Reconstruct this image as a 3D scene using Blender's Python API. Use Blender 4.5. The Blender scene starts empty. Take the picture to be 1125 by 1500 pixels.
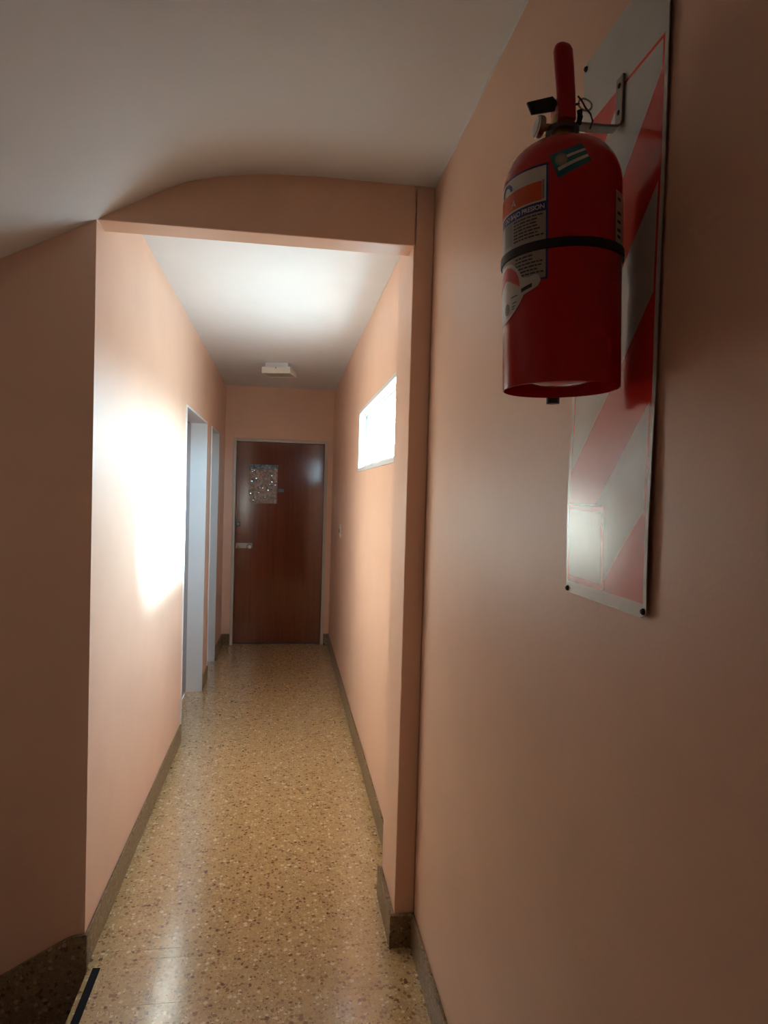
import bpy, bmesh, math, random
from mathutils import Vector, Matrix, noise

random.seed(7)
S = bpy.context.scene
C = S.collection

# ------------------------------------------------------------------ camera
FPX, YAW, PITCH, ROLL, EYE = 980.75, 0.1461, 0.0270, 0.0283, 1.5398
fw = Vector((math.sin(YAW) * math.cos(PITCH), math.cos(YAW) * math.cos(PITCH), -math.sin(PITCH)))
rt = Vector((math.cos(YAW), -math.sin(YAW), 0))
up = rt.cross(fw)
rt2 = math.cos(ROLL) * rt + math.sin(ROLL) * up
up2 = -math.sin(ROLL) * rt + math.cos(ROLL) * up
cd = bpy.data.cameras.new('camera')
cd.sensor_fit = 'VERTICAL'
cd.sensor_height = 36
cd.lens = 36 * FPX / 1500
cd.clip_start = 0.02
cam = bpy.data.objects.new('camera', cd)
C.objects.link(cam)
m = Matrix((rt2, up2, -fw)).transposed().to_4x4()
m.translation = (0, 0, EYE)
cam.matrix_world = m
S.camera = cam

# ------------------------------------------------------------------ light
SKY, SUN, EXPO = 50.0, 74.0, 0.18
w = bpy.data.worlds.new('overcast_sky')
S.world = w
w.use_nodes = True
bg = w.node_tree.nodes['Background']
# even white overcast above the horizon, duller ground below it
wt = w.node_tree
wtc = wt.nodes.new('ShaderNodeTexCoord')
wsp = wt.nodes.new('ShaderNodeSeparateXYZ')
wrp = wt.nodes.new('ShaderNodeValToRGB')
wrp.color_ramp.elements[0].position, wrp.color_ramp.elements[1].position = 0.47, 0.53
wrp.color_ramp.elements[0].color, wrp.color_ramp.elements[1].color = (0.15, 0.20, 0.235, 1), (0.525, 0.80, 1.05, 1)
wmr = wt.nodes.new('ShaderNodeMapRange')
wmr.inputs[1].default_value, wmr.inputs[2].default_value = -1, 1
wt.links.new(wtc.outputs['Generated'], wsp.inputs[0])
wt.links.new(wsp.outputs[2], wmr.inputs[0])
wt.links.new(wmr.outputs[0], wrp.inputs[0])
wt.links.new(wrp.outputs[0], bg.inputs[0])
bg.inputs[1].default_value = SKY
S.view_settings.view_transform = 'Standard'
S.view_settings.look = 'None'
S.view_settings.exposure = EXPO
S.view_settings.gamma = 1
S.view_settings.use_curve_mapping = False
# hazy sun: the bright part of the white sky that shines through the window
sd = bpy.data.lights.new('hazy_sun', 'SUN')
sd.energy = SUN
sd.angle = math.radians(21)
sd.color = (0.525, 0.80, 1.05)
so = bpy.data.objects.new('hazy_sun', sd)
C.objects.link(so)
so.location = (4, 3.5, 4)
so.rotation_euler = Vector((-1.0, 0.28, -0.48)).to_track_quat('-Z', 'Y').to_euler()
# portal that guides the sky light through the window
pd = bpy.data.lights.new('window_portal', 'AREA')
pd.shape = 'RECTANGLE'
pd.size, pd.size_y = 1.53, 0.36
pd.cycles.is_portal = True
po = bpy.data.objects.new('window_portal', pd)
C.objects.link(po)
po.matrix_world = Matrix.Translation((0.545, 3.4825, 1.868)) @ Matrix(((0, 0, 1, 0), (1, 0, 0, 0), (0, 1, 0, 0), (0, 0, 0, 1)))

# ------------------------------------------------------------------ dimensions
XL, XR, XF, XP = -0.6014, 0.459, 0.468, 0.3998
Y1, DL, DP, YB = 2.2113, 0.1004, 0.2938, 6.7406
ZC, ZL, HS, SK = 2.5620, 2.3656, 0.1125, 0.010
YN = -1.3            # wall behind the camera
XS = -3.4            # far end of the stairwell

# ------------------------------------------------------------------ materials
def mat(name, col, rough=0.5, metal=0.0, spec=0.5, coat=0.0):
    m = bpy.data.materials.new(name)
    m.use_nodes = True
    b = m.node_tree.nodes['Principled BSDF']
    b.inputs['Base Color'].default_value = (*col, 1)
    b.inputs['Roughness'].default_value = rough
    b.inputs['Metallic'].default_value = metal
    b.inputs['Specular IOR Level'].default_value = spec
    b.inputs['Coat Weight'].default_value = coat
    return m

class NT:
    def __init__(s, m):
        s.m, s.t = m, m.node_tree
        s.b = s.t.nodes['Principled BSDF']
    def n(s, kind, **kw):
        x = s.t.nodes.new(kind)
        for k, v in kw.items():
            setattr(x, k, v)
        return x
    def l(s, a, b):
        s.t.links.new(a, b)
    def setin(s, sock, v):
        if hasattr(v, 'is_linked') or isinstance(v, bpy.types.NodeSocket):
            s.l(v, sock)
        else:
            sock.default_value = v
    def math(s, op, a, b=0.0, c=None):
        x = s.n('ShaderNodeMath', operation=op)
        s.setin(x.inputs[0], a)
        s.setin(x.inputs[1], b)
        if c is not None:
            s.setin(x.inputs[2], c)
        return x.outputs[0]
    def mix(s, f, a, b):
        x = s.n('ShaderNodeMix', data_type='RGBA')
        s.setin(x.inputs[0], f)
        s.setin(x.inputs[6], a if not isinstance(a, tuple) else (*a, 1))
        s.setin(x.inputs[7], b if not isinstance(b, tuple) else (*b, 1))
        return x.outputs[2]
    def pos(s):
        return s.n('ShaderNodeNewGeometry').outputs['Position']
    def noise(s, vec, scale, detail=3, rough=0.5):
        x = s.n('ShaderNodeTexNoise')
        s.l(vec, x.inputs['Vector'])
        x.inputs['Scale'].default_value = scale
        x.inputs['Detail'].default_value = detail
        x.inputs['Roughness'].default_value = rough
        return x.outputs['Fac']
    def ramp(s, f, stops, interp='LINEAR'):
        x = s.n('ShaderNodeValToRGB')
        x.color_ramp.interpolation = interp
        e = x.color_ramp.elements
        while len(e) < len(stops):
            e.new(0.5)
        for i, (p, c) in enumerate(stops):
            e[i].position = p
            e[i].color = (*c, 1) if len(c) == 3 else c
        s.l(f, x.inputs[0])
        return x.outputs[0]
    def bump(s, h, strength, dist):
        x = s.n('ShaderNodeBump')
        x.inputs['Strength'].default_value = strength
        x.inputs['Distance'].default_value = dist
        s.l(h, x.inputs['Height'])
        s.l(x.outputs[0], s.b.inputs['Normal'])

def paint(name, col, rough, amp=0.04, spec=0.4):
    m = mat(name, col, rough, spec=spec)
    t = NT(m)
    p = t.pos()
    f = t.noise(p, 3.0, 4, 0.6)
    lo = tuple(c * (1 - amp) for c in col)
    hi = tuple(min(1, c * (1 + amp)) for c in col)
    t.l(t.ramp(f, [(0.3, lo), (0.7, hi)]), t.b.inputs['Base Color'])
    t.bump(t.noise(p, 90, 3, 0.6), 0.10, 0.004)
    return m

M = {}
M['wall'] = paint('peach_wall_paint', (0.88, 0.545, 0.385), 0.42)
M['ceil'] = paint('white_ceiling_paint', (0.84, 0.81, 0.80), 0.7, 0.02, 0.2)
M['frame'] = paint('off_white_enamel', (0.80, 0.78, 0.76), 0.35, 0.02)
M['frame2'] = paint('cream_enamel', (0.62, 0.52, 0.42), 0.35, 0.02)
M['white'] = mat('white_plastic', (0.75, 0.72, 0.66), 0.4)
M['lampwhite'] = mat('aged_white_lamp_enamel', (0.80, 0.74, 0.62), 0.4)
M['lampglass'] = mat('grey_frosted_lamp_glass', (0.30, 0.28, 0.25), 0.35)
M['black'] = mat('black_rubber', (0.012, 0.011, 0.012), 0.5)
M['strip'] = mat('black_grit_tape', (0.014, 0.013, 0.015), 0.85, spec=0.2)
M['red'] = mat('red_extinguisher_enamel', (0.60, 0.006, 0.008), 0.20, spec=0.5)
M['redlever'] = mat('red_lever_enamel', (0.45, 0.006, 0.010), 0.35)
M['steel'] = mat('dull_steel', (0.42, 0.40, 0.36), 0.38, 1.0)
M['bracket'] = mat('bronzed_steel', (0.26, 0.23, 0.20), 0.42, 1.0)
M['darksteel'] = mat('dark_steel', (0.10, 0.09, 0.085), 0.45, 0.7)
M['brass'] = mat('worn_brass', (0.45, 0.33, 0.16), 0.35, 1.0)
M['screw'] = mat('dark_screw', (0.05, 0.04, 0.035), 0.5, 0.6)
M['labelwhite'] = mat('label_paper', (0.74, 0.70, 0.66), 0.35)
M['labelgrey'] = mat('label_grey_paper', (0.42, 0.37, 0.33), 0.35)
M['labelblue'] = mat('label_blue', (0.015, 0.035, 0.22), 0.35)
M['labelorange'] = mat('label_orange', (0.72, 0.10, 0.015), 0.35)
M['labelred'] = mat('label_red', (0.66, 0.06, 0.045), 0.35)
M['labelteal'] = mat('label_teal', (0.03, 0.19, 0.25), 0.35)
M['ink'] = mat('label_dark_ink', (0.05, 0.04, 0.045), 0.5)
M['emblem'] = mat('label_emblem_grey', (0.30, 0.30, 0.26), 0.4)
M['tag'] = mat('dark_green_plastic', (0.012, 0.018, 0.012), 0.45)

def terrazzo(name, base, tone=1.0, rough=0.2, spec=0.5):
    m = mat(name, base, rough, spec=spec)
    t = NT(m)
    p0 = t.pos()
    wn = t.n('ShaderNodeTexNoise')
    t.l(p0, wn.inputs['Vector'])
    wn.inputs['Scale'].default_value = 130
    wn.inputs['Detail'].default_value = 2
    wv = t.n('ShaderNodeVectorMath', operation='MULTIPLY_ADD')
    t.l(wn.outputs['Color'], wv.inputs[0])
    wv.inputs[1].default_value = (0.011, 0.011, 0.011)
    t.l(p0, wv.inputs[2])
    p = wv.outputs[0]
    def vor(scale, rnd=1.0):
        x = t.n('ShaderNodeTexVoronoi')
        t.l(p, x.inputs['Vector'])
        x.inputs['Scale'].default_value = scale
        x.inputs['Randomness'].default_value = rnd
        sep = t.n('ShaderNodeSeparateColor')
        t.l(x.outputs['Color'], sep.inputs[0])
        return x.outputs['Distance'], sep.outputs[0], sep.outputs[1]
    d1, a1, b1 = vor(72)
    d2, a2, b2 = vor(150)
    k = lambda c: tuple(v * tone for v in c)
    n1 = t.noise(p, 14, 4, 0.6)
    basec = t.ramp(n1, [(0.3, k(tuple(v * 0.88 for v in base))), (0.7, k(tuple(v * 1.1 for v in base)))])
    fine = t.ramp(a2, [(0.0, k((0.20, 0.105, 0.045))), (0.16, k((0.42, 0.25, 0.11))), (0.4, k((0.50, 0.33, 0.16))),
                       (0.8, k((0.56, 0.40, 0.21))), (0.95, k((0.70, 0.58, 0.40)))], 'CONSTANT')
    f2 = t.math('LESS_THAN', d2, 0.42)
    c = t.mix(f2, basec, fine)
    big = t.ramp(a1, [(0.0, k((0.15, 0.075, 0.035))), (0.06, k((0.24, 0.125, 0.055))), (0.26, k((0.36, 0.21, 0.095))), (0.42, k((0.46, 0.29, 0.13))),
                      (0.66, k((0.52, 0.36, 0.18))), (0.88, k((0.64, 0.51, 0.34)))], 'CONSTANT')
    size = t.math('MULTIPLY_ADD', b1, 0.42, 0.18)
    f1 = t.math('LESS_THAN', d1, size)
    c = t.mix(f1, c, big)
    t.l(c, t.b.inputs['Base Color'])
    r = t.math('MULTIPLY_ADD', t.noise(p, 7, 4, 0.6), 0.14, rough - 0.07)
    t.l(r, t.b.inputs['Roughness'])
    return m
M['terrazzo'] = terrazzo('ochre_terrazzo', (0.44, 0.29, 0.135), 1.40, 0.17, 0.95)
M['skirt'] = terrazzo('brown_terrazzo_skirting', (0.36, 0.235, 0.135), 0.62, 0.3)
M['terrazzo'].node_tree.nodes['Principled BSDF'].inputs['Coat Weight'].default_value = 0.7
M['terrazzo'].node_tree.nodes['Principled BSDF'].inputs['Coat Roughness'].default_value = 0.16
M['grout'] = mat('cream_grout', (0.46, 0.36, 0.20), 0.6)

def wood():
    m = mat('red_brown_varnished_wood', (0.13, 0.03, 0.012), 0.20, spec=1.0)
    t = NT(m)
    mp = t.n('ShaderNodeMapping')
    t.l(t.pos(), mp.inputs[0])
    mp.inputs['Scale'].default_value = (14, 14, 0.8)
    f = t.noise(mp.outputs[0], 3.0, 6, 0.6)
    big = t.noise(t.pos(), 2.2, 2)
    c1 = t.ramp(f, [(0.3, (0.150, 0.028, 0.009)), (0.7, (0.230, 0.044, 0.013))])
    c = t.mix(t.math('MULTIPLY', big, 0.5), c1, (0.10, 0.026, 0.012))
    t.l(c, t.b.inputs['Base Color'])
    t.l(t.math('MULTIPLY_ADD', t.noise(t.pos(), 9, 4), 0.06, 0.09), t.b.inputs['Roughness'])
    return m
M['wood'] = wood()

def glass():
    m = bpy.data.materials.new('window_glass')
    m.use_nodes = True
    nt = m.node_tree
    nt.nodes.clear()
    o = nt.nodes.new('ShaderNodeOutputMaterial')
    tr = nt.nodes.new('ShaderNodeBsdfTransparent')
    tr.inputs[0].default_value = (0.90, 0.97, 0.96, 1)
    gl = nt.nodes.new('ShaderNodeBsdfGlossy')
    gl.inputs['Roughness'].default_value = 0.03
    mx = nt.nodes.new('ShaderNodeMixShader')
    mx.inputs[0].default_value = 0.06
    nt.links.new(tr.outputs[0], mx.inputs[1])
    nt.links.new(gl.outputs[0], mx.inputs[2])
    nt.links.new(mx.outputs[0], o.inputs[0])
    return m
M['glass'] = glass()

# ------------------------------------------------------------------ mesh helpers
class MB:
    def __init__(s):
        s.v, s.f = [], []
    def add(s, vs, fs):
        o = len(s.v)
        s.v += [tuple(v) for v in vs]
        s.f += [tuple(i + o for i in f) for f in fs]
        return s
    def box(s, x0, x1, y0, y1, z0, z1):
        return s.add([(x0, y0, z0), (x1, y0, z0), (x1, y1, z0), (x0, y1, z0), (x0, y0, z1), (x1, y0, z1), (x1, y1, z1), (x0, y1, z1)],
                     [(0, 3, 2, 1), (4, 5, 6, 7), (0, 1, 5, 4), (1, 2, 6, 5), (2, 3, 7, 6), (3, 0, 4, 7)])
    def prism(s, poly, axis, a, b):
        """poly: 2-D points, extruded along axis from a to b."""
        n = len(poly)
        def P(q, t):
            return {'x': (t, q[0], q[1]), 'y': (q[0], t, q[1]), 'z': (q[0], q[1], t)}[axis]
        vs = [P(q, a) for q in poly] + [P(q, b) for q in poly]
        fs = [tuple(range(n)), tuple(range(2 * n - 1, n - 1, -1))] + [(i, i + n, (i + 1) % n + n, (i + 1) % n) for i in range(n)]
        return s.add(vs, fs)
    def lathe(s, prof, seg=48, c=(0, 0, 0)):
        rings = []
        vs = []
        for r, z in prof:
            if r < 1e-6:
                rings.append([len(vs)])
                vs.append((c[0], c[1], c[2] + z))
            else:
                rings.append(list(range(len(vs), len(vs) + seg)))
                vs += [(c[0] + r * math.cos(2 * math.pi * i / seg), c[1] + r * math.sin(2 * math.pi * i / seg), c[2] + z) for i in range(seg)]
        fs = []
        for a, b in zip(rings, rings[1:]):
            for i in range(seg):
                j = (i + 1) % seg
                if len(a) == 1 and len(b) == 1:
                    continue
                if len(a) == 1:
                    fs.append((a[0], b[j], b[i]))
                elif len(b) == 1:
                    fs.append((a[i], a[j], b[0]))
                else:
                    fs.append((a[i], a[j], b[j], b[i]))
        return s.add(vs, fs)
    def tube(s, pts, r, seg=10, flat=1.0, upv=(0, 0, 1), closed=False):
        pts = [Vector(p) for p in pts]
        n = len(pts)
        vs, fs = [], []
        for i, p in enumerate(pts):
            a = pts[(i - 1) % n] if (i or closed) else p
            b = pts[(i + 1) % n] if (i < n - 1 or closed) else p
            t = (b - a).normalized()
            u = t.cross(Vector(upv))
            if u.length < 1e-4:
                u = t.cross(Vector((1, 0, 0)))
            u.normalize()
            v = u.cross(t)
            for k in range(seg):
                q = 2 * math.pi * k / seg
                vs.append(p + u * (r * math.cos(q)) + v * (r * flat * math.sin(q)))
        for i in range(n if closed else n - 1):
            i2 = (i + 1) % n
            for k in range(seg):
                k2 = (k + 1) % seg
                fs.append((i * seg + k, i * seg + k2, i2 * seg + k2, i2 * seg + k))
        if not closed:
            fs.append(tuple(range(seg - 1, -1, -1)))
            fs.append(tuple((n - 1) * seg + k for k in range(seg)))
        return s.add(vs, fs)
    def build(s, name, m, parent=None, smooth=False, bevel=0.0, seg=2, angle=35):
        me = bpy.data.meshes.new(name)
        me.from_pydata(s.v, [], s.f)
        bm = bmesh.new()
        bm.from_mesh(me)
        bmesh.ops.recalc_face_normals(bm, faces=bm.faces)
        bm.to_mesh(me)
        bm.free()
        me.materials.append(m)
        o = bpy.data.objects.new(name, me)
        C.objects.link(o)
        if smooth:
            for p in me.polygons:
                p.use_smooth = True
            me.set_sharp_from_angle(angle=math.radians(angle))
        if bevel:
            b = o.modifiers.new('bevel', 'BEVEL')
            b.width = bevel
            b.segments = seg
            b.limit_method = 'ANGLE'
        if parent:
            o.parent = parent
        return o

def struct(o):
    o['kind'] = 'structure'
    return o
def tag(o, label, cat, group=None):
    o['label'] = label
    o['category'] = cat
    if group:
        o['group'] = group
    return o
def empty(name, loc, rot=(0, 0, 0)):
    o = bpy.data.objects.new(name, None)
    o.empty_display_size = 0.05
    C.objects.link(o)
    o.location = loc
    o.rotation_euler = rot
    return o
def slab(name, m, *boxes, bevel=0.0):
    b = MB()
    for x in boxes:
        b.box(*x)
    return struct(b.build(name, m, bevel=bevel))

# ------------------------------------------------------------------ the shell
T = 0.12
WY0, WY1, WZ0, WZ1 = 2.70, 4.265, 1.676, 2.062        # window opening
# right wall: landing stretch and corridor stretch with the window hole
slab('wall_right', M['wall'],
     (XF, XF + T + 0.01, YN - T, Y1 + 0.15, 0 - 0.05, ZC + 0.1),
     (XR, XR + T, Y1 + 0.15, WY0, -0.05, ZC + 0.1),
     (XR, XR + T, WY1, YB + T, -0.05, ZC + 0.1),
     (XR, XR + T, WY0, WY1, -0.05, WZ0),
     (XR, XR + T, WY0, WY1, WZ1, ZC + 0.1))
slab('pillar', M['wall'], (XP, XF, Y1, Y1 + DP, 0, ZC + 0.05), bevel=0.004)
slab('lintel', M['wall'], (XL - 0.02, XP + 0.01, Y1, Y1 + DL, ZL, ZC + 0.05), bevel=0.003)
# left corridor wall with two door recesses
D1a, D1b, D2a, D2b, ZD = 4.150, 5.195, 5.525, 6.105, 2.043
slab('wall_left', M['wall'],
     (XL - T, XL, Y1, D1a, -0.05, ZC + 0.1),
     (XL - T, XL, D1b, D2a, -0.05, ZC + 0.1),
     (XL - T, XL, D2b, YB + T, -0.05, ZC + 0.1),
     (XL - T, XL, D1a, D1b, ZD, ZC + 0.1),
     (XL - T, XL, D2a, D2b, ZD, ZC + 0.1))
# end wall with the door hole
EX0, EX1, EZ = -0.5208, 0.4069, 2.050
slab('wall_end', M['wall'],
     (XL - T, EX0 + 0.01, YB, YB + T, -0.05, ZC + 0.1),
     (EX1 - 0.01, XR + T, YB, YB + T, -0.05, ZC + 0.1),
     (EX0 + 0.01, EX1 - 0.01, YB, YB + T, EZ - 0.01, ZC + 0.1))
slab('wall_stairwell', M['wall'], (XS - T, XL - T, Y1, Y1 + T, -2.2, ZC + 0.1), (XL - T, XL - 0.0, Y1 + 0.0005, Y1 + T, -2.2, -0.05))
slab('wall_near', M['wall'], (-0.72, XF + T, YN - T, YN, -2.2, ZC + 0.1))
slab('wall_stair_end', M['wall'], (XS - T, XS, 0.83, Y1, -2.2, ZC + 0.1))
slab('wall_stair_side', M['wall'], (XS, -0.60, 0.83, 0.95, -2.2, ZC + 0.1))
slab('light_block_landing', M['wall'], (-0.72, -0.60, YN, 0.83, -2.2, ZC + 0.1))  # added unseen wall, keeps sky light from leaking onto the landing
slab('ceiling_corridor', M['ceil'], (XL - T, XR + T, Y1 + DL - 0.02, YB + T, ZC, ZC + 0.12))
# landing ceiling rolling down into the underside of the upper flight
prof = [(XF + T, ZC), (0.10, ZC), (0.043, 2.5605), (-0.06, 2.5555), (-0.12, 2.550), (-0.173, 2.5425), (-0.228, 2.533), (-0.278, 2.521), (-0.322, 2.509),
        (-0.361, 2.494), (-0.395, 2.478), (-0.429, 2.4605), (-0.472, 2.437), (-0.516, 2.4125), (-0.5595, 2.389), (-0.604, 2.3635), (-0.67, 2.3285), (-0.776, 2.275), (-0.879, 2.223),
        (XS - T, 2.223 - (XS - T + 0.879) * -0.50)]
b = MB()
n = len(prof)
vs = [(x, YN - T, z) for x, z in prof] + [(x, Y1 + 0.06, z) for x, z in prof] + [(x, YN - T, ZC + 0.3) for x, z in prof] + [(x, Y1 + 0.06, ZC + 0.3) for x, z in prof]
fs = []
for i in range(n - 1):
    fs += [(i, i + 1, n + i + 1, n + i), (2 * n + i, 3 * n + i, 3 * n + i + 1, 2 * n + i + 1), (i, 2 * n + i, 2 * n + i + 1, i + 1), (n + i, n + i + 1, 3 * n + i + 1, 3 * n + i)]
fs += [(0, n, 3 * n, 2 * n), (n - 1, 3 * n - 1, 4 * n - 1, 2 * n - 1)]
struct(b.add(vs, fs).build('ceiling', M['ceil'], smooth=True, angle=30))

# pale painted bead where the right wall meets the ceiling
struct(MB().box(XF - 0.0035, XF + 0.002, YN, Y1, ZC - 0.004, ZC + 0.002).build('trim_1', M['ceil']))
struct(MB().box(XR - 0.004, XR + 0.002, Y1 + DP, YB, ZC - 0.005, ZC + 0.002).build('trim_2', M['ceil']))

# ------------------------------------------------------------------ floor: slab and terrazzo tiles
NX = -0.588                                            # landing edge above the stairs
fl = MB()
fl.box(NX + 0.02, XF, YN, Y1 + 0.02, -0.14, -0.0012)
fl.box(XL, XR, Y1, YB + 0.06, -0.14, -0.0012)
fl.box(XL - T, XL, D1a, D1b, -0.14, -0.0012)
fl.box(XL - T, XL, D2a, D2b, -0.14, -0.0012)
floor = struct(fl.build('floor', M['grout']))
TS, G = 0.2468, 0.0007
cache = {}
def tile(x0, x1, y0, y1):
    if x1 - x0 < 0.008 or y1 - y0 < 0.008:
        return
    a, c = round(x1 - x0 - G, 4), round(y1 - y0 - G, 4)
    if (a, c) not in cache:
        o = MB().box(-a / 2, a / 2, -c / 2, c / 2, -0.02, 0).build('floor_tile', M['terrazzo'], floor)
        cache[(a, c)] = o.data
    else:
        o = bpy.data.objects.new('floor_tile', cache[(a, c)])
        C.objects.link(o)
        o.parent = floor
    o.location = ((x0 + x1) / 2, (y0 + y1) / 2, random.uniform(-0.0002, 0.0))
xs0, ys0 = -0.1235 - 3 * TS, 2.2765 - 14 * TS
for j in range(40):
    ya, yb = ys0 + j * TS, ys0 + (j + 1) * TS
    for i in range(8):
        xa, xb = xs0 + i * TS, xs0 + (i + 1) * TS
        # corridor
        y0, y1 = max(ya, Y1 + 0.018), min(yb, YB + 0.05)
        tile(max(xa, XL), min(xb, XR), y0, y1)
        # landing
        y0, y1 = max(ya, YN), min(yb, Y1 + 0.018)
        tile(max(xa, NX + 0.0), min(xb, XF), y0, y1)
for a, c in ((D1a, D1b), (D2a, D2b)):
    k = int((c - a) / TS) + 1
    for i in range(k):
        tile(XL - T, XL, a + (c - a) * i / k, a + (c - a) * (i + 1) / k)

# ------------------------------------------------------------------ stairs down to the left
st = struct(empty('staircase', (NX, 1.6, 0)))
RI, TR = 0.160, 0.30
MB().box(0.004, 0.0195, 0.95 - 1.6, Y1 - 1.6, -0.20, -0.021).build('riser', M['skirt'], st)
for i in range(9):
    zt = -RI * (i + 1)
    MB().box(-TR * (i + 1) - 0.02, -TR * i - 0.0, 0.95 - 1.6, Y1 - 1.6, zt - 0.20, zt).build('step', M['skirt'], st, bevel=0.004)
slab('floor_lower', M['skirt'], (XS, NX, 0.95, Y1, -2.2, -RI * 9 - 0.05))

# ------------------------------------------------------------------ skirting
def base(name, *boxes):
    b = MB()
    for x in boxes:
        b.box(*x)
    return struct(b.build(name, M['skirt'], bevel=0.003))
base('baseboard_left', (XL, XL + SK, Y1 - SK, D1a - 0.002, 0, HS), (XL, XL + SK, D1b, D2a, 0, HS), (XL, XL + SK, D2b, YB, 0, HS))
base('baseboard_right', (XF - SK - 0.003, XF, YN, Y1, 0, HS))
base('baseboard_corridor', (XR - SK, XR, Y1 + DP, YB, 0, HS))
base('baseboard_pillar', (XP - 0.018, XF, Y1 - 0.016, Y1, 0, HS), (XP - 0.018, XP, Y1, Y1 + DP, 0, HS))
base('baseboard_end', (XL + SK, EX0, YB - SK, YB, 0, HS), (EX1, XR - SK, YB - SK, YB, 0, HS))
topl = [(XL + SK, 0.1125), (-0.601, 0.1125), (-0.631, 0.1085), (-0.650, 0.1025), (-0.666, 0.095), (-0.732, 0.060), (-0.853, -0.006), (-3.3, -0.006 - 2.447 * 0.533)]
poly = topl + [(-3.3, -0.45 - 2.447 * 0.533), (-0.853, -0.45), (XL + SK, -0.30)]
struct(MB().prism(poly, 'y', Y1 - 0.012, Y1).build('baseboard_stair', M['skirt'], bevel=0.002))

# ------------------------------------------------------------------ window
win = struct(empty('window_1', (XR, (WY0 + WY1) / 2, WZ0)))
def wbox(name, m, x0, x1, y0, y1, z0, z1, bevel=0.0):
    yc = (WY0 + WY1) / 2
    return MB().box(x0 - XR, x1 - XR, y0 - yc, y1 - yc, z0 - WZ0, z1 - WZ0).build(name, m, win, bevel=bevel)
FW = 0.022
xa, xb = XR - 0.008, XR + 0.075
wbox('frame_rail', M['frame'], xa, xb, WY0, WY1, WZ1 - FW, WZ1, 0.002)
wbox('frame_rail', M['frame'], xa, xb, WY0, WY1, WZ0, WZ0 + FW, 0.002)
wbox('frame_stile', M['frame'], xa, xb, WY0, WY0 + FW, WZ0 + FW, WZ1 - FW, 0.002)
wbox('frame_stile', M['frame'], xa, xb, WY1 - FW, WY1, WZ0 + FW, WZ1 - FW, 0.002)
xc0, xc1 = XR + 0.030, XR + 0.058
i0, i1, k0, k1 = WY0 + FW, WY1 - FW, WZ0 + FW, WZ1 - FW
wbox('sash_rail', M['frame'], xc0, xc1, i0, i1, k1 - 0.016, k1, 0.002)
wbox('sash_rail', M['frame'], xc0, xc1, i0, i1, k0, k0 + 0.016, 0.002)
wbox('sash_stile', M['frame'], xc0, xc1, i0, i0 + 0.016, k0 + 0.016, k1 - 0.016, 0.002)
wbox('sash_stile', M['frame'], xc0, xc1, i1 - 0.016, i1, k0 + 0.016, k1 - 0.016, 0.002)
wbox('pane', M['glass'], XR + 0.042, XR + 0.046, i0 + 0.016, i1 - 0.016, k0 + 0.016, k1 - 0.016)
# dark putty line round the pane
pu = MB()
yc = (WY0 + WY1) / 2
for (a0, a1, c0, c1) in ((i0 + 0.016, i1 - 0.016, k1 - 0.0195, k1 - 0.016), (i0 + 0.016, i1 - 0.016, k0 + 0.016, k0 + 0.0195), (i1 - 0.0195, i1 - 0.016, k0 + 0.0195, k1 - 0.0195)):
    pu.box(0.032, 0.042, a0 - yc, a1 - yc, c0 - WZ0, c1 - WZ0)
pu.build('putty', M['darksteel'], win)

# ------------------------------------------------------------------ doors on the left: enamelled metal frames with recessed leaves
def side_door(name, a, c):
    r = struct(empty(name, (XL, (a + c) / 2, 0)))
    yc = (a + c) / 2
    def bx(nm, m, x0, x1, y0, y1, z0, z1, bv=0.0):
        return MB().box(x0 - XL, x1 - XL, y0 - yc, y1 - yc, z0, z1).build(nm, m, r, bevel=bv)
    t, e = 0.014, 0.006
    bx('jamb', M['frame'], XL - T, XL + e, a, a + t, 0, ZD, 0.002)
    bx('jamb', M['frame'], XL - T, XL + e, c - t, c, 0, ZD, 0.002)
    bx('head', M['frame'], XL - T, XL + e, a + t, c - t, ZD - t, ZD, 0.002)
    lf = bx('leaf', M['wood'], XL - T - 0.03, XL - T + 0.008, a + t + 0.002, c - t - 0.002, 0.008, ZD - t - 0.003, 0.002)
    kn = MB().lathe([(0, 0), (0.024, 0), (0.024, 0.004), (0.010, 0.008), (0.010, 0.030), (0.022, 0.036), (0.024, 0.046), (0.016, 0.054), (0, 0.056)], 20)
    k = kn.build('knob', M['brass'], lf, smooth=True)
    k.location = (-T + 0.008, (a + 0.10) - yc, 1.0)
    k.rotation_euler = (0, math.pi / 2, 0)
side_door('door_2', D1a, D1b)
side_door('door_3', D2a, D2b)
slab('light_seal_entry', M['wall'], (XL - T, XR + T, YB + T, YB + T + 0.05, -0.05, ZC + 0.1))  # added unseen backing, stops sky light leaking round the end door leaf
slab('light_seal_doors', M['wall'], (XL - T - 0.10, XL - T - 0.031, Y1 + T, YB + T, -0.05, ZC + 0.1))  # unseen slab added behind the side door leaves to shut out sky light

# ------------------------------------------------------------------ entry door at the end
d1 = struct(empty('door_1', ((EX0 + EX1) / 2, YB, 0)))
ex = (EX0 + EX1) / 2
def dbox(nm, m, x0, x1, y0, y1, z0, z1, bv=0.0, par=None):
    return MB().box(x0 - ex, x1 - ex, y0 - YB, y1 - YB, z0, z1).build(nm, m, par or d1, bevel=bv)
FT = 0.030
dbox('jamb', M['frame2'], EX0, EX0 + FT, YB - 0.008, YB + 0.10, 0, EZ, 0.003)
dbox('jamb', M['frame2'], EX1 - FT, EX1, YB - 0.008, YB + 0.10, 0, EZ, 0.003)
dbox('head', M['frame2'], EX0 + FT, EX1 - FT, YB - 0.008, YB + 0.10, EZ - FT, EZ, 0.003)
lx0, lx1, ly = EX0 + FT + 0.002, EX1 - FT - 0.002, YB + 0.035
leaf = dbox('leaf', M['wood'], lx0, lx1, ly, ly + 0.045, 0.012, EZ - FT - 0.003, 0.002)
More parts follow.
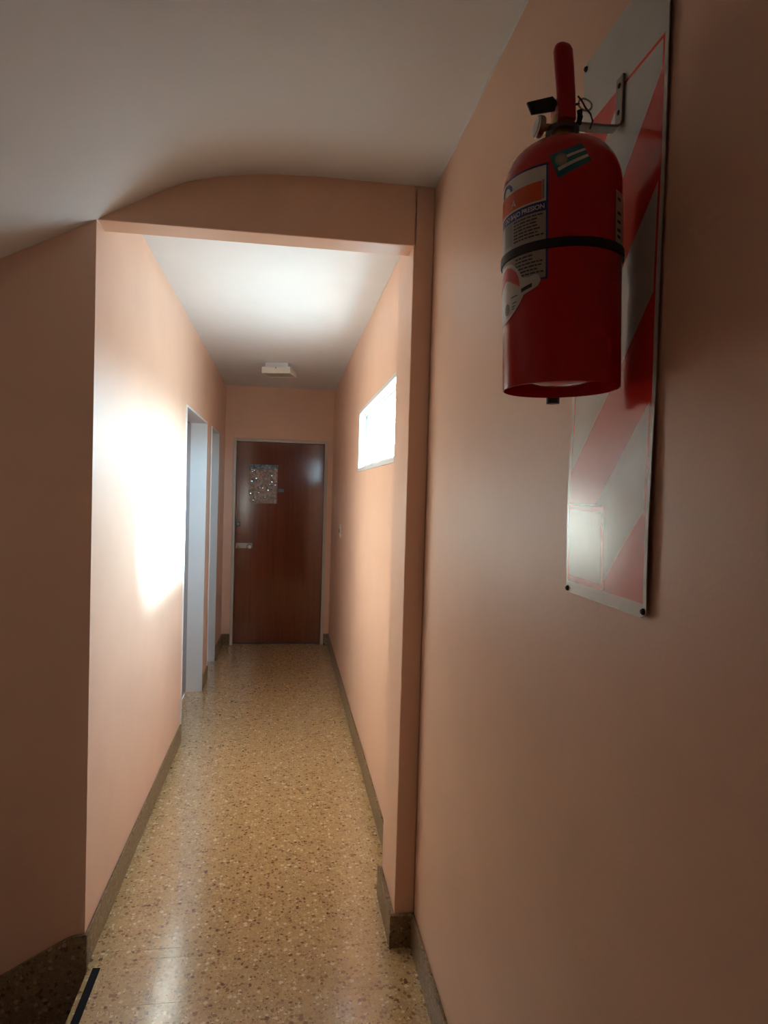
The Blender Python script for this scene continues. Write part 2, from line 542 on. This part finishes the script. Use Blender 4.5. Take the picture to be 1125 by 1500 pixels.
dbox('threshold', M['darksteel'], lx0, lx1, ly + 0.01, ly + 0.10, 0, 0.012)
lp = dbox('lock_plate', M['steel'], -0.482, -0.318, ly - 0.004, ly, 0.962, 1.012, 0.0015, d1)
cy = MB().lathe([(0, 0), (0.017, 0), (0.017, 0.008), (0.013, 0.011), (0, 0.011)], 20).build('lock_cylinder', M['brass'], lp, smooth=True)
cy.location = (-0.462 - ex, ly - 0.004 - YB, 0.988)
cy.rotation_euler = (math.pi / 2, 0, 0)
kn = MB().lathe([(0, 0), (0.020, 0), (0.012, 0.006), (0.011, 0.025), (0.024, 0.034), (0.026, 0.045), (0.018, 0.055), (0, 0.057)], 24).build('knob', M['steel'], lp, smooth=True)
kn.location = (-0.345 - ex, ly - 0.004 - YB, 0.982)
kn.rotation_euler = (math.pi / 2, 0, 0)
dl = dbox('upper_lock', M['darksteel'], -0.482, -0.440, ly - 0.005, ly, 1.180, 1.222, 0.002)
cy = MB().lathe([(0, 0), (0.013, 0), (0.013, 0.006), (0.009, 0.009), (0, 0.009)], 18).build('lock_cylinder', M['steel'], dl, smooth=True)
cy.location = (-0.461 - ex, ly - 0.005 - YB, 1.201)
cy.rotation_euler = (math.pi / 2, 0, 0)
ph = dbox('viewer_plate', M['darksteel'], -0.078, -0.022, ly - 0.003, ly, 1.527, 1.560, 0.001)

# crinkled plastic sleeve with a picture taped on that door
sl = empty('plastic_sleeve', (-0.226, ly - 0.003, 1.41))
tag(sl, 'crinkled clear plastic sleeve with a picture taped to the brown door', 'sleeve')
def sheet(nm, m, w_, h_, y, amp, nx, nz, z0=0.0, sc=22, par=None, skew=0.0):
    b = MB()
    vs = []
    for j in range(nz + 1):
        for i in range(nx + 1):
            x = -w_ / 2 + w_ * i / nx
            z = z0 + h_ * j / nz
            q = noise.noise(Vector((x * sc, z * sc, y * 50 + 3))) + 0.6 * noise.noise(Vector((x * sc * 2.3, z * sc * 2.3, 7 + y)))
            vs.append((x + skew * (z / 0.4), y - amp * (1 + q), z))
    fs = [(j * (nx + 1) + i, j * (nx + 1) + i + 1, (j + 1) * (nx + 1) + i + 1, (j + 1) * (nx + 1) + i) for j in range(nz) for i in range(nx)]
    return b.add(vs, fs).build(nm, m, par or sl)
pm = mat('faded_picture_print', (0.3, 0.2, 0.15), 0.5)
t = NT(pm)
p = t.n('ShaderNodeTexCoord').outputs['Object']
f = t.noise(p, 24, 5, 0.65)
t.l(t.ramp(f, [(0.36, (0.03, 0.010, 0.008)), (0.46, (0.10, 0.030, 0.018)), (0.54, (0.24, 0.11, 0.05)), (0.60, (0.22, 0.035, 0.02)), (0.70, (0.34, 0.27, 0.22))]), t.b.inputs['Base Color'])
pl = bpy.data.materials.new('crinkled_clear_plastic')
pl.use_nodes = True
nt = pl.node_tree
nt.nodes.clear()
o_ = nt.nodes.new('ShaderNodeOutputMaterial')
tr_ = nt.nodes.new('ShaderNodeBsdfTransparent')
gl_ = nt.nodes.new('ShaderNodeBsdfGlossy')
gl_.inputs['Roughness'].default_value = 0.06
mx_ = nt.nodes.new('ShaderNodeMixShader')
mx_.inputs[0].default_value = 0.30
nt.links.new(tr_.outputs[0], mx_.inputs[1])
nt.links.new(gl_.outputs[0], mx_.inputs[2])
nt.links.new(mx_.outputs[0], o_.inputs[0])
sheet('picture', pm, 0.255, 0.345, 0.0, 0.0006, 4, 6, 0.006)
sheet('clear_cover', pl, 0.280, 0.360, -0.004, 0.008, 48, 60, 0.0, 34)
tp = mat('grey_green_tape', (0.10, 0.12, 0.11), 0.3)
t = NT(tp)
t.l(t.ramp(t.noise(t.pos(), 60, 3), [(0.4, (0.05, 0.065, 0.06)), (0.65, (0.22, 0.25, 0.24))]), t.b.inputs['Base Color'])
sheet('tape', tp, 0.285, 0.042, -0.012, 0.003, 30, 6, 0.345, 40)

# ------------------------------------------------------------------ ceiling light, crooked on its plate
cl = empty('ceiling_light', (-0.075, 5.51, ZC), (0, 0, math.radians(-17)))
tag(cl, 'square cream ceiling light mounted crooked near the brown door', 'ceiling light')
MB().box(-0.095, 0.095, -0.075, 0.075, -0.036, 0).build('mounting_plate', M['frame'], cl, bevel=0.002)
hs = MB()
ho, hi_, z0, z1 = 0.116, 0.104, -0.088, -0.036
hs.box(-ho, ho, -0.096, -0.088, z0, z1).box(-ho, ho, 0.088, 0.096, z0, z1).box(-ho, -ho + 0.008, -0.088, 0.088, z0, z1).box(ho - 0.008, ho, -0.088, 0.088, z0, z1).box(-ho + 0.008, ho - 0.008, -0.088, 0.088, z1 - 0.006, z1)
hs.build('housing', M['lampwhite'], cl)
MB().box(-ho + 0.009, ho - 0.009, -0.087, 0.087, z0 + 0.002, z0 + 0.008).build('diffuser', M['lampglass'], cl)
sc_ = MB().lathe([(0, 0), (0.004, 0), (0.004, 0.004), (0, 0.005)], 12).build('screw', M['screw'], cl)
sc_.location = (0.0, -0.096, -0.046)
sc_.rotation_euler = (math.pi / 2, 0, 0)

# ------------------------------------------------------------------ light switch on the corridor wall
sw = empty('light_switch', (XR, 5.575, 1.222))
tag(sw, 'cream light switch on the right corridor wall beyond the window', 'light switch')
MB().box(-0.009, 0, -0.032, 0.032, -0.055, 0.055).build('plate', M['white'], sw, bevel=0.003)
MB().box(-0.014, -0.009, -0.012, 0.012, -0.018, 0.018).build('rocker', M['ink'], sw, bevel=0.002)

# ------------------------------------------------------------------ non-slip strip along the landing edge
ns = MB().box(-0.5735, -0.5495, 1.0, 2.203, 0.0, 0.0016).build('anti_slip_strip', M['strip'], bevel=0.0005)
tag(ns, 'black anti-slip tape strip along the landing edge above the stairs', 'tape strip')

# ------------------------------------------------------------------ striped metal board behind the extinguisher
BW, BZ0, BZ1, BY = 0.25, 1.388, 2.240, 1.048
bm_ = mat('striped_sheet_metal_print', (0.6, 0.58, 0.54), 0.2, spec=0.42)
t = NT(bm_)
uvn = t.n('ShaderNodeUVMap', uv_map='board')
sp = t.n('ShaderNodeSeparateXYZ')
t.l(uvn.outputs[0], sp.inputs[0])
u_, z_ = sp.outputs[0], sp.outputs[1]              # metres from the far edge, metres above the floor
def between(v, a, c):
    return t.math('MULTIPLY', t.math('GREATER_THAN', v, a), t.math('LESS_THAN', v, c))
def rect(a, c, e, g):
    return t.math('MULTIPLY', between(u_, a, c), between(z_, e, g))
def inv(v):
    return t.math('SUBTRACT', 1.0, v)
band = t.math('LESS_THAN', t.math('FRACT', t.math('DIVIDE', t.math('SUBTRACT', t.math('SUBTRACT', z_, u_), 1.431 - 0.283 * 4), 0.283)), 0.5)
outer = rect(0.0085, 0.2425, 1.407, 2.135)
inner = rect(0.0125, 0.2375, 1.412, 2.130)
red = t.math('MULTIPLY', outer, t.math('MAXIMUM', band, inv(inner)))
boxo = rect(0.0, 0.132, 1.4085, 1.533)             # white keyline of the box
boxr = rect(0.0065, 0.129, 1.4085, 1.530)          # its red frame
boxi = rect(0.0105, 0.1205, 1.4165, 1.522)         # white inside
red = t.math('MULTIPLY', red, inv(boxo))
red = t.math('MAXIMUM', red, t.math('MULTIPLY', boxr, inv(boxi)))
nz = t.noise(t.pos(), 20, 4, 0.6)
wc = t.ramp(nz, [(0.3, (0.58, 0.56, 0.52)), (0.7, (0.63, 0.61, 0.57))])
rc = t.ramp(nz, [(0.3, (0.70, 0.032, 0.018)), (0.7, (0.74, 0.038, 0.022))])
t.l(t.mix(red, wc, rc), t.b.inputs['Base Color'])
t.l(t.math('MULTIPLY_ADD', t.noise(t.pos(), 30, 4), 0.03, 0.115), t.b.inputs['Roughness'])

bd = empty('extinguisher_sign_board', (XF, BY - BW / 2, BZ0))
tag(bd, 'tall metal board with red and white diagonal stripes behind the extinguisher', 'sign board')
def warp(u, z):
    q = max(0.0, 1 - (z - BZ0) / 0.32)
    bow = 0.0035 * math.sin(min(1.0, max(0.0, (z - BZ0) / 0.30)) * math.pi)
    return 0.005 + bow * 0.6 + 0.0006 * math.sin(z * 17 + 9 * u)
nu, nzv = 20, 68
vs, fs = [], []
for side in (0, 1):
    for j in range(nzv + 1):
        for i in range(nu + 1):
            u, z = BW * i / nu, BZ0 + (BZ1 - BZ0) * j / nzv
            # clipped corners
            ch = 0.007
            if j == 0 and i in (0, nu):
                z += ch
            if j == nzv and i in (0, nu):
                z -= ch
            vs.append((-warp(u, z) - (0.0012 if side == 0 else 0), BW / 2 - u, z - BZ0))
nn = (nu + 1) * (nzv + 1)
for j in range(nzv):
    for i in range(nu):
        a = j * (nu + 1) + i
        fs.append((a, a + 1, a + nu + 2, a + nu + 1))
        fs.append((nn + a, nn + a + nu + 1, nn + a + nu + 2, nn + a + 1))
for i in range(nu):
    fs.append((i, nn + i, nn + i + 1, i + 1))
    a = nzv * (nu + 1) + i
    fs.append((a, a + 1, nn + a + 1, nn + a))
for j in range(nzv):
    a = j * (nu + 1)
    fs.append((a, a + nu + 1, nn + a + nu + 1, nn + a))
    a += nu
    fs.append((a, nn + a, nn + a + nu + 1, a + nu + 1))
pn = MB().add(vs, fs).build('panel', bm_, bd, smooth=True, angle=40)
uvl = pn.data.uv_layers.new(name='board')
for lp_ in pn.data.loops:
    c = pn.data.vertices[lp_.vertex_index].co
    uvl.data[lp_.index].uv = (BW / 2 - c.y, c.z + BZ0)
for (u, z) in ((0.009, 2.231), (0.007, 1.394), (0.244, 1.397), (0.241, 2.231)):
    s = MB().lathe([(0, 0.0045), (0.0025, 0.004), (0.0042, 0.002), (0.0045, 0)], 14).build('screw', M['screw'], bd, smooth=True)
    s.location = (-warp(u, z) - 0.0012, BW / 2 - u, z - BZ0)
    s.rotation_euler = (0, -math.pi / 2, 0)

# ------------------------------------------------------------------ steel hook bracket
hb = empty('wall_hook_bracket', (XF, 0.918, 2.075))
tag(hb, 'bent flat steel bracket screwed to the striped board, holding the extinguisher neck', 'bracket')
hx = -(warp(0.13, 2.1) + 0.0012)
path = [(hx - 0.0025, 0.071), (hx - 0.0025, 0.006), (hx - 0.004, 0.000), (hx - 0.009, -0.004), (hx - 0.03, -0.0085), (-0.082, -0.0205)]
def strap(pts, th, wd, y=0.0, ys=None):
    b = MB()
    vs = []
    for i, (x, z) in enumerate(pts):
        a = Vector(pts[max(i - 1, 0)])
        c = Vector(pts[min(i + 1, len(pts) - 1)])
        d = (c - a).normalized()
        nrm = Vector((d.y, -d.x)) * th / 2
        yy = y if ys is None else ys[i]
        for s_ in (1, -1):
            for e_ in (1, -1):
                vs.append((x + nrm.x * s_, yy + wd / 2 * e_, z + nrm.y * s_))
    fs = []
    for i in range(len(pts) - 1):
        a, c = i * 4, i * 4 + 4
        for q, r_ in ((0, 1), (1, 3), (3, 2), (2, 0)):
            fs.append((a + q, a + r_, c + r_, c + q))
    fs += [(0, 2, 3, 1), (len(vs) - 4, len(vs) - 3, len(vs) - 1, len(vs) - 2)]
    return b.add(vs, fs)
ysl = [0, 0, 0, -0.001, -0.006, -0.026]
strap(path, 0.0035, 0.020, ys=ysl).build('strap', M['bracket'], hb, bevel=0.001)
for z in (0.058, 0.020):
    s = MB().lathe([(0, 0.002), (0.002, 0.0018), (0.0035, 0.0008), (0.0038, 0)], 14).build('screw', M['screw'], hb, smooth=True)
    s.location = (hx - 0.0044, 0, z)
    s.rotation_euler = (0, -math.pi / 2, 0)

# ------------------------------------------------------------------ fire extinguisher
fe = empty('fire_extinguisher', (0.3717, 0.885, 1.690), (0, math.radians(-1.7), 0))
tag(fe, 'red fire extinguisher hanging on the striped board, black band round it', 'fire extinguisher')
R0 = 0.079
ZS, ZT, RN = 0.268, 0.330, 0.019
shoulder = []
for i in range(13):
    q = math.pi / 2 * i / 12
    shoulder.append((RN + (R0 - RN) * math.cos(q) ** 0.8 if i < 12 else RN, ZS + (ZT - ZS) * math.sin(q)))
bodyp = [(0.0, 0.006), (0.025, 0.0075), (0.045, 0.012), (0.062, 0.020), (0.073, 0.030), (0.0755, 0.032), (0.0765, 0.004), (0.077, 0.0), (0.0785, 0.0006), (R0, 0.003), (R0, 0.05), (R0, 0.12), (R0, 0.2)] + shoulder + [(RN - 0.001, ZT + 0.006), (0, ZT + 0.006)]
MB().lathe(bodyp, 72).build('tank', M['red'], fe, smooth=True, angle=40)
def RZ(z):
    if z <= ZS:
        return R0
    for (ra, za), (rb, zb) in zip(shoulder, shoulder[1:]):
        if za <= z <= zb:
            return ra + (rb - ra) * (z - za) / max(1e-6, zb - za)
    return RN
def wrap(s, z, off):
    th = s / R0
    r = RZ(z) + off
    return (r * math.cos(th), r * math.sin(th), z)
rad = math.radians
def patch(nm, m, corners, off, par, nx=16, ny=10):
    """bilinear quad in (angle degrees, z): tl, tr, br, bl"""
    (a, b_, c, d) = [(rad(q[0]) * R0, q[1]) for q in corners]
    vs = []
    for j in range(ny + 1):
        v = j / ny
        for i in range(nx + 1):
            u = i / nx
            s_ = (a[0] * (1 - u) + b_[0] * u) * (1 - v) + (d[0] * (1 - u) + c[0] * u) * v
            z = (a[1] * (1 - u) + b_[1] * u) * (1 - v) + (d[1] * (1 - u) + c[1] * u) * v
            vs.append(wrap(s_, z, off))
    fs = [(j * (nx + 1) + i, j * (nx + 1) + i + 1, (j + 1) * (nx + 1) + i + 1, (j + 1) * (nx + 1) + i) for j in range(ny) for i in range(nx)]
    return MB().add(vs, fs).build(nm, m, par, smooth=True)
def blob(nm, m, pts, off, par, rings=6):
    """star-shaped outline in (angle degrees, z)"""
    P = [(rad(a) * R0, z) for a, z in pts]
    cx = sum(q[0] for q in P) / len(P)
    cz = sum(q[1] for q in P) / len(P)
    k = len(P)
    vs = [wrap(cx, cz, off)]
    for r in range(1, rings + 1):
        for (s_, z) in P:
            vs.append(wrap(cx + (s_ - cx) * r / rings, cz + (z - cz) * r / rings, off))
    fs = [(0, 1 + i, 1 + (i + 1) % k) for i in range(k)]
    for r in range(rings - 1):
        for i in range(k):
            j = (i + 1) % k
            fs.append((1 + r * k + i, 1 + (r + 1) * k + i, 1 + (r + 1) * k + j, 1 + r * k + j))
    return MB().add(vs, fs).build(nm, m, par, smooth=True)
def text(nm, body, m, th_right, z, size, off, par, align='RIGHT', rot=0.0, bold=0.0):
    cu = bpy.data.curves.new(nm, 'FONT')
    cu.body = body
    cu.size = size
    cu.align_x = align
    cu.offset = bold
    ob = bpy.data.objects.new(nm, cu)
    C.objects.link(ob)
    dg = bpy.context.evaluated_depsgraph_get()
    me = bpy.data.meshes.new_from_object(ob.evaluated_get(dg))
    bpy.data.objects.remove(ob)
    me.name = nm
    cr, sr = math.cos(rot), math.sin(rot)
    for v in me.vertices:
        x, y = v.co.x, v.co.y
        v.co = wrap(rad(th_right) * R0 + x * cr - y * sr, z + x * sr + y * cr, off)
    me.materials.clear()
    me.materials.append(m)
    o = bpy.data.objects.new(nm, me)
    C.objects.link(o)
    o.parent = par
    return o
LR = -125.0                                             # right-hand edge of the big label
LL = -232.0
lab = patch('label', M['labelblue'], [(LL, 0.276), (LR, 0.276), (LR, 0.131), (LL, 0.131)], 0.0003, fe, 40, 4)
lab['label'] = 'blue-edged printed paper label'
patch('label_field', M['labelwhite'], [(LL, 0.2735), (LR - 2.0, 0.2735), (LR - 2.0, 0.229), (LL, 0.229)], 0.0005, lab, 40, 4)
patch('label_field', M['labelgrey'], [(LL, 0.217), (LR - 2.0, 0.217), (LR - 2.0, 0.133), (LL, 0.133)], 0.0005, lab, 40, 4)
patch('label_stripe', M['labelorange'], [(LL, 0.255), (-131, 0.255), (-131, 0.231), (LL, 0.231)], 0.0007, lab, 40, 3)
patch('label_stripe', M['emblem'], [(-130.6, 0.256), (-128.6, 0.256), (-128.6, 0.232), (-130.6, 0.232)], 0.0007, lab, 3, 2)
text('lettering', 'DO BAJO PRESION', M['labelwhite'], LR - 3.0, 0.2198, 0.0085, 0.0008, lab, bold=0.0002)
text('lettering', 'A', M['labelwhite'], -160, 0.2345, 0.014, 0.0009, lab)
arc = [(-176 + 11 * math.cos(rad(q)), 0.2575 + 0.0125 * math.sin(rad(q))) for q in range(0, 181, 15)] + [(-176 + 7 * math.cos(rad(q)), 0.2575 + 0.008 * math.sin(rad(q))) for q in range(180, -1, -15)]
vs = [wrap(rad(a) * R0, z, 0.0008) for a, z in arc]
k = len(arc) // 2
MB().add(vs, [(i, i + 1, 2 * k - 2 - i, 2 * k - 1 - i) for i in range(k - 1)]).build('blue_arc', M['labelblue'], lab)
def lines(z0, z1, n_, a0, a1, seed):
    rnd = random.Random(seed)
    b = MB()
    for i in range(n_):
        z = z0 + (z1 - z0) * i / max(1, n_ - 1)
        a, e = a0, a1 - rnd.choice((0, 0, 2, 6, 11))
        while a < e - 1:
            wdt = min(rnd.uniform(2.0, 7.0), e - a)
            k = max(1, int(wdt / 2))
            for q in range(k):
                u0, u1 = rad(a + wdt * q / k) * R0, rad(a + wdt * (q + 1) / k) * R0
                b.add([wrap(u0, z, 0.0008), wrap(u1, z, 0.0008), wrap(u1, z + 0.0019, 0.0008), wrap(u0, z + 0.0019, 0.0008)], [(0, 1, 2, 3)])
            a += wdt + 0.9
    o = b.build('printed_lines', M['ink'], lab)
    o['kind'] = 'stuff'
lines(0.2125, 0.187, 7, -163, -129, 3)
lines(0.163, 0.140, 6, -160, -129, 5)
patch('label_panel', M['emblem'], [(-181, 0.215), (-166, 0.215), (-166, 0.186), (-181, 0.186)], 0.0007, lab, 8, 2)
# black rubber band
MB().lathe([(R0 + 0.0004, 0.1685), (R0 + 0.0028, 0.1690), (R0 + 0.0032, 0.1745), (R0 + 0.0028, 0.1800), (R0 + 0.0004, 0.1805)], 72).build('rubber_band', M['black'], fe, smooth=True)
# torn round sticker under the label
tear = [(-200, 0.150), (-190, 0.160), (-178, 0.1645), (-166, 0.162), (-157, 0.152), (-151, 0.1385), (-143, 0.137), (-137, 0.139), (-133, 0.1365), (-131.5, 0.130), (-134, 0.1235), (-141, 0.1195), (-149, 0.116), (-153, 0.108), (-160, 0.0985), (-168, 0.092), (-178, 0.087), (-190, 0.088), (-202, 0.100), (-206, 0.125)]
ts = blob('torn_sticker', M['labelwhite'], tear, 0.0010, fe, 8)
ts['label'] = 'torn white sticker with a red half disc'
rd = [(-176 + 22 * math.cos(rad(q)), 0.1285 + 0.031 * math.sin(rad(q))) for q in range(0, 181, 12)]
blob('red_half_disc', M['labelred'], rd, 0.0013, ts, 6)
patch('barcode', M['ink'], [(-152, 0.1245), (-140, 0.1285), (-140, 0.1235), (-152, 0.1195)], 0.0013, ts, 6, 2)
pu_ = [(-174 + 5.0 * math.cos(rad(q)), 0.104 + 0.008 * math.sin(rad(q))) for q in range(0, 360, 20)]
blob('round_stamp', M['emblem'], pu_, 0.0013, ts, 3)
b = MB()
for a, z, wd in ((-166, 0.1165, 9), (-164, 0.1085, 6), (-165, 0.104, 5), (-165, 0.101, 4)):
    b.add([wrap(rad(a) * R0, z, 0.0013), wrap(rad(a + wd) * R0, z + 0.001, 0.0013), wrap(rad(a + wd) * R0, z + 0.0022, 0.0013), wrap(rad(a) * R0, z + 0.0012, 0.0013)], [(0, 1, 2, 3)])
o = b.build('printed_lines', M['ink'], ts)
o['kind'] = 'stuff'
# small blue-and-white sticker on the shoulder
FC = [(-124.2, 0.284), (-94, 0.2985), (-86, 0.2745), (-116.2, 0.2535)]
def fq(u, v):
    a, b_, c, d = FC
    return ((a[0] * (1 - u) + b_[0] * u) * (1 - v) + (d[0] * (1 - u) + c[0] * u) * v, (a[1] * (1 - u) + b_[1] * u) * (1 - v) + (d[1] * (1 - u) + c[1] * u) * v)
fg = patch('flag_sticker', M['labelteal'], FC, 0.0006, fe, 14, 10)
fg['label'] = 'small teal and white striped sticker'
for (u0, u1, v0, v1) in ((0.42, 0.98, 0.30, 0.42), (0.08, 0.98, 0.62, 0.76)):
    patch('white_stripe', M['labelwhite'], [fq(u0, v0), fq(u1, v0), fq(u1, v1), fq(u0, v1)], 0.0010, fg, 12, 3)
em = [fq(0.25 + 0.17 * math.cos(rad(q)), 0.37 + 0.26 * math.sin(rad(q))) for q in range(0, 360, 18)]
e1 = blob('round_emblem', M['emblem'], em, 0.0012, fg, 4)
em = [fq(0.25 + 0.10 * math.cos(rad(q)), 0.37 + 0.16 * math.sin(rad(q))) for q in range(0, 360, 18)]
blob('emblem_centre', M['labelgrey'], em, 0.0014, fg, 3)
# narrow sticker near the wall
rs = patch('side_sticker', M['labelwhite'], [(-55, 0.248), (-30, 0.248), (-30, 0.177), (-55, 0.177)], 0.0005, fe, 8, 4)
b = MB()
for z in (0.236, 0.218, 0.207, 0.196, 0.188):
    b.add([wrap(rad(-52) * R0, z, 0.0008), wrap(rad(-44) * R0, z, 0.0008), wrap(rad(-44) * R0, z + 0.004, 0.0008), wrap(rad(-52) * R0, z + 0.004, 0.0008)], [(0, 1, 2, 3)])
o = b.build('printed_lines', M['ink'], rs)
o['kind'] = 'stuff'
# valve head
MB().lathe([(0.0, ZT), (0.0205, ZT + 0.002), (0.0205, ZT + 0.010), (0.016, ZT + 0.012), (0.015, ZT + 0.040), (0.0, ZT + 0.041)], 24).build('valve', M['brass'], fe, smooth=True)
vb = MB().box(-0.012, 0.012, -0.016, 0.014, 0.357, 0.392).build('valve_block', M['redlever'], fe, bevel=0.003)
# red squeeze lever standing up, a rounded channel
lv = MB()
pts = [(0.001, -0.013, 0.360), (-0.002, -0.016, 0.392), (-0.006, -0.020, 0.420), (-0.0095, -0.023, 0.444), (-0.0102, -0.0235, 0.4495), (-0.0105, -0.024, 0.4525)]
wid = [0.0120, 0.0125, 0.0128, 0.0128, 0.0105, 0.006]
vs, fs = [], []
K = 12
for (x, y, z), w_ in zip(pts, wid):
    for k in range(K):
        q = 2 * math.pi * k / K
        cx_, sy_ = math.cos(q), math.sin(q)
        vs.append((x + w_ * math.copysign(abs(cx_) ** 0.7, cx_), y + 0.008 * (w_ / 0.0128) * math.copysign(abs(sy_) ** 0.7, sy_), z))
for i in range(len(pts) - 1):
    for k in range(K):
        fs.append((i * K + k, i * K + (k + 1) % K, (i + 1) * K + (k + 1) % K, (i + 1) * K + k))
fs += [tuple(range(K)), tuple(range((len(pts) - 1) * K, len(pts) * K))]
lv.add(vs, fs).build('squeeze_lever', M['redlever'], fe, smooth=True, angle=50)
# dark plate sticking out to the left
pt = MB().add([(-0.054, -0.010, 0.381), (-0.018, -0.010, 0.392), (-0.012, -0.010, 0.386), (-0.014, -0.010, 0.373), (-0.047, -0.010, 0.3655),
               (-0.054, -0.006, 0.381), (-0.018, -0.006, 0.392), (-0.012, -0.006, 0.386), (-0.014, -0.006, 0.373), (-0.047, -0.006, 0.3655)],
              [(0, 1, 2, 3, 4), (9, 8, 7, 6, 5), (0, 5, 6, 1), (1, 6, 7, 2), (2, 7, 8, 3), (3, 8, 9, 4), (4, 9, 5, 0)])
pt.build('discharge_tag', M['tag'], fe, bevel=0.001)
# pressure gauge seen edge-on
ga = MB().lathe([(0, 0), (0.013, 0), (0.0145, 0.002), (0.0145, 0.008), (0.012, 0.0095), (0, 0.0095)], 24).build('pressure_gauge', M['steel'], fe, smooth=True)
ga.location = (-0.028, 0.0, 0.3545)
ga.rotation_euler = (0, rad(-84), 0)
gf = MB().lathe([(0, 0), (0.0115, 0), (0.0115, 0.0006), (0, 0.0006)], 24).build('gauge_face', M['labelwhite'], ga)
gf.location = (0, 0, 0.0096)
MB().tube([(-0.030, 0, 0.3545), (-0.012, 0, 0.3555)], 0.005, 12).build('gauge_stem', M['brass'], fe, smooth=True)
# safety pin: ring, shaft and seal cord
ring = [(0.028 + 0.0095 * math.cos(rad(q)), -0.010 + 0.003 * math.sin(rad(q)), 0.384 + 0.0095 * math.sin(rad(q))) for q in range(0, 360, 15)]
sp_ = MB().tube(ring, 0.0013, 8, closed=True, upv=(0, 1, 0)).build('safety_pin_ring', M['steel'], fe, smooth=True)
MB().tube([(-0.016, -0.010, 0.381), (0.020, -0.010, 0.384)], 0.0016, 8).build('safety_pin', M['darksteel'], fe, smooth=True)
cord = [(0.016, -0.014, 0.392), (0.020, -0.016, 0.386), (0.026, -0.016, 0.376), (0.034, -0.014, 0.370), (0.038, -0.012, 0.362), (0.036, -0.008, 0.353)]
MB().tube(cord, 0.0012, 8).build('seal_cord', M['black'], fe, smooth=True)
MB().tube([(0.018, -0.012, 0.357), (0.020, -0.012, 0.366), (0.019, -0.013, 0.374)], 0.004, 10).build('seal', M['black'], fe, smooth=True)
# dark collar by which it hangs and the black stub under the foot
MB().lathe([(0.0162, ZT + 0.018), (0.0225, ZT + 0.018), (0.0225, ZT + 0.024), (0.0162, ZT + 0.024)], 24).build('neck_collar', M['darksteel'], fe, smooth=True)
hose = [(0.010, 0.012, 0.352), (0.016, 0.045, 0.356), (0.022, 0.075, 0.340), (0.026, 0.088, 0.300), (0.027, 0.0915, 0.20), (0.027, 0.0915, 0.08), (0.027, 0.0915, -0.0065)]
MB().tube(hose, 0.0100, 14, upv=(1, 0, 0)).build('discharge_hose', M['black'], fe, smooth=True, angle=50)
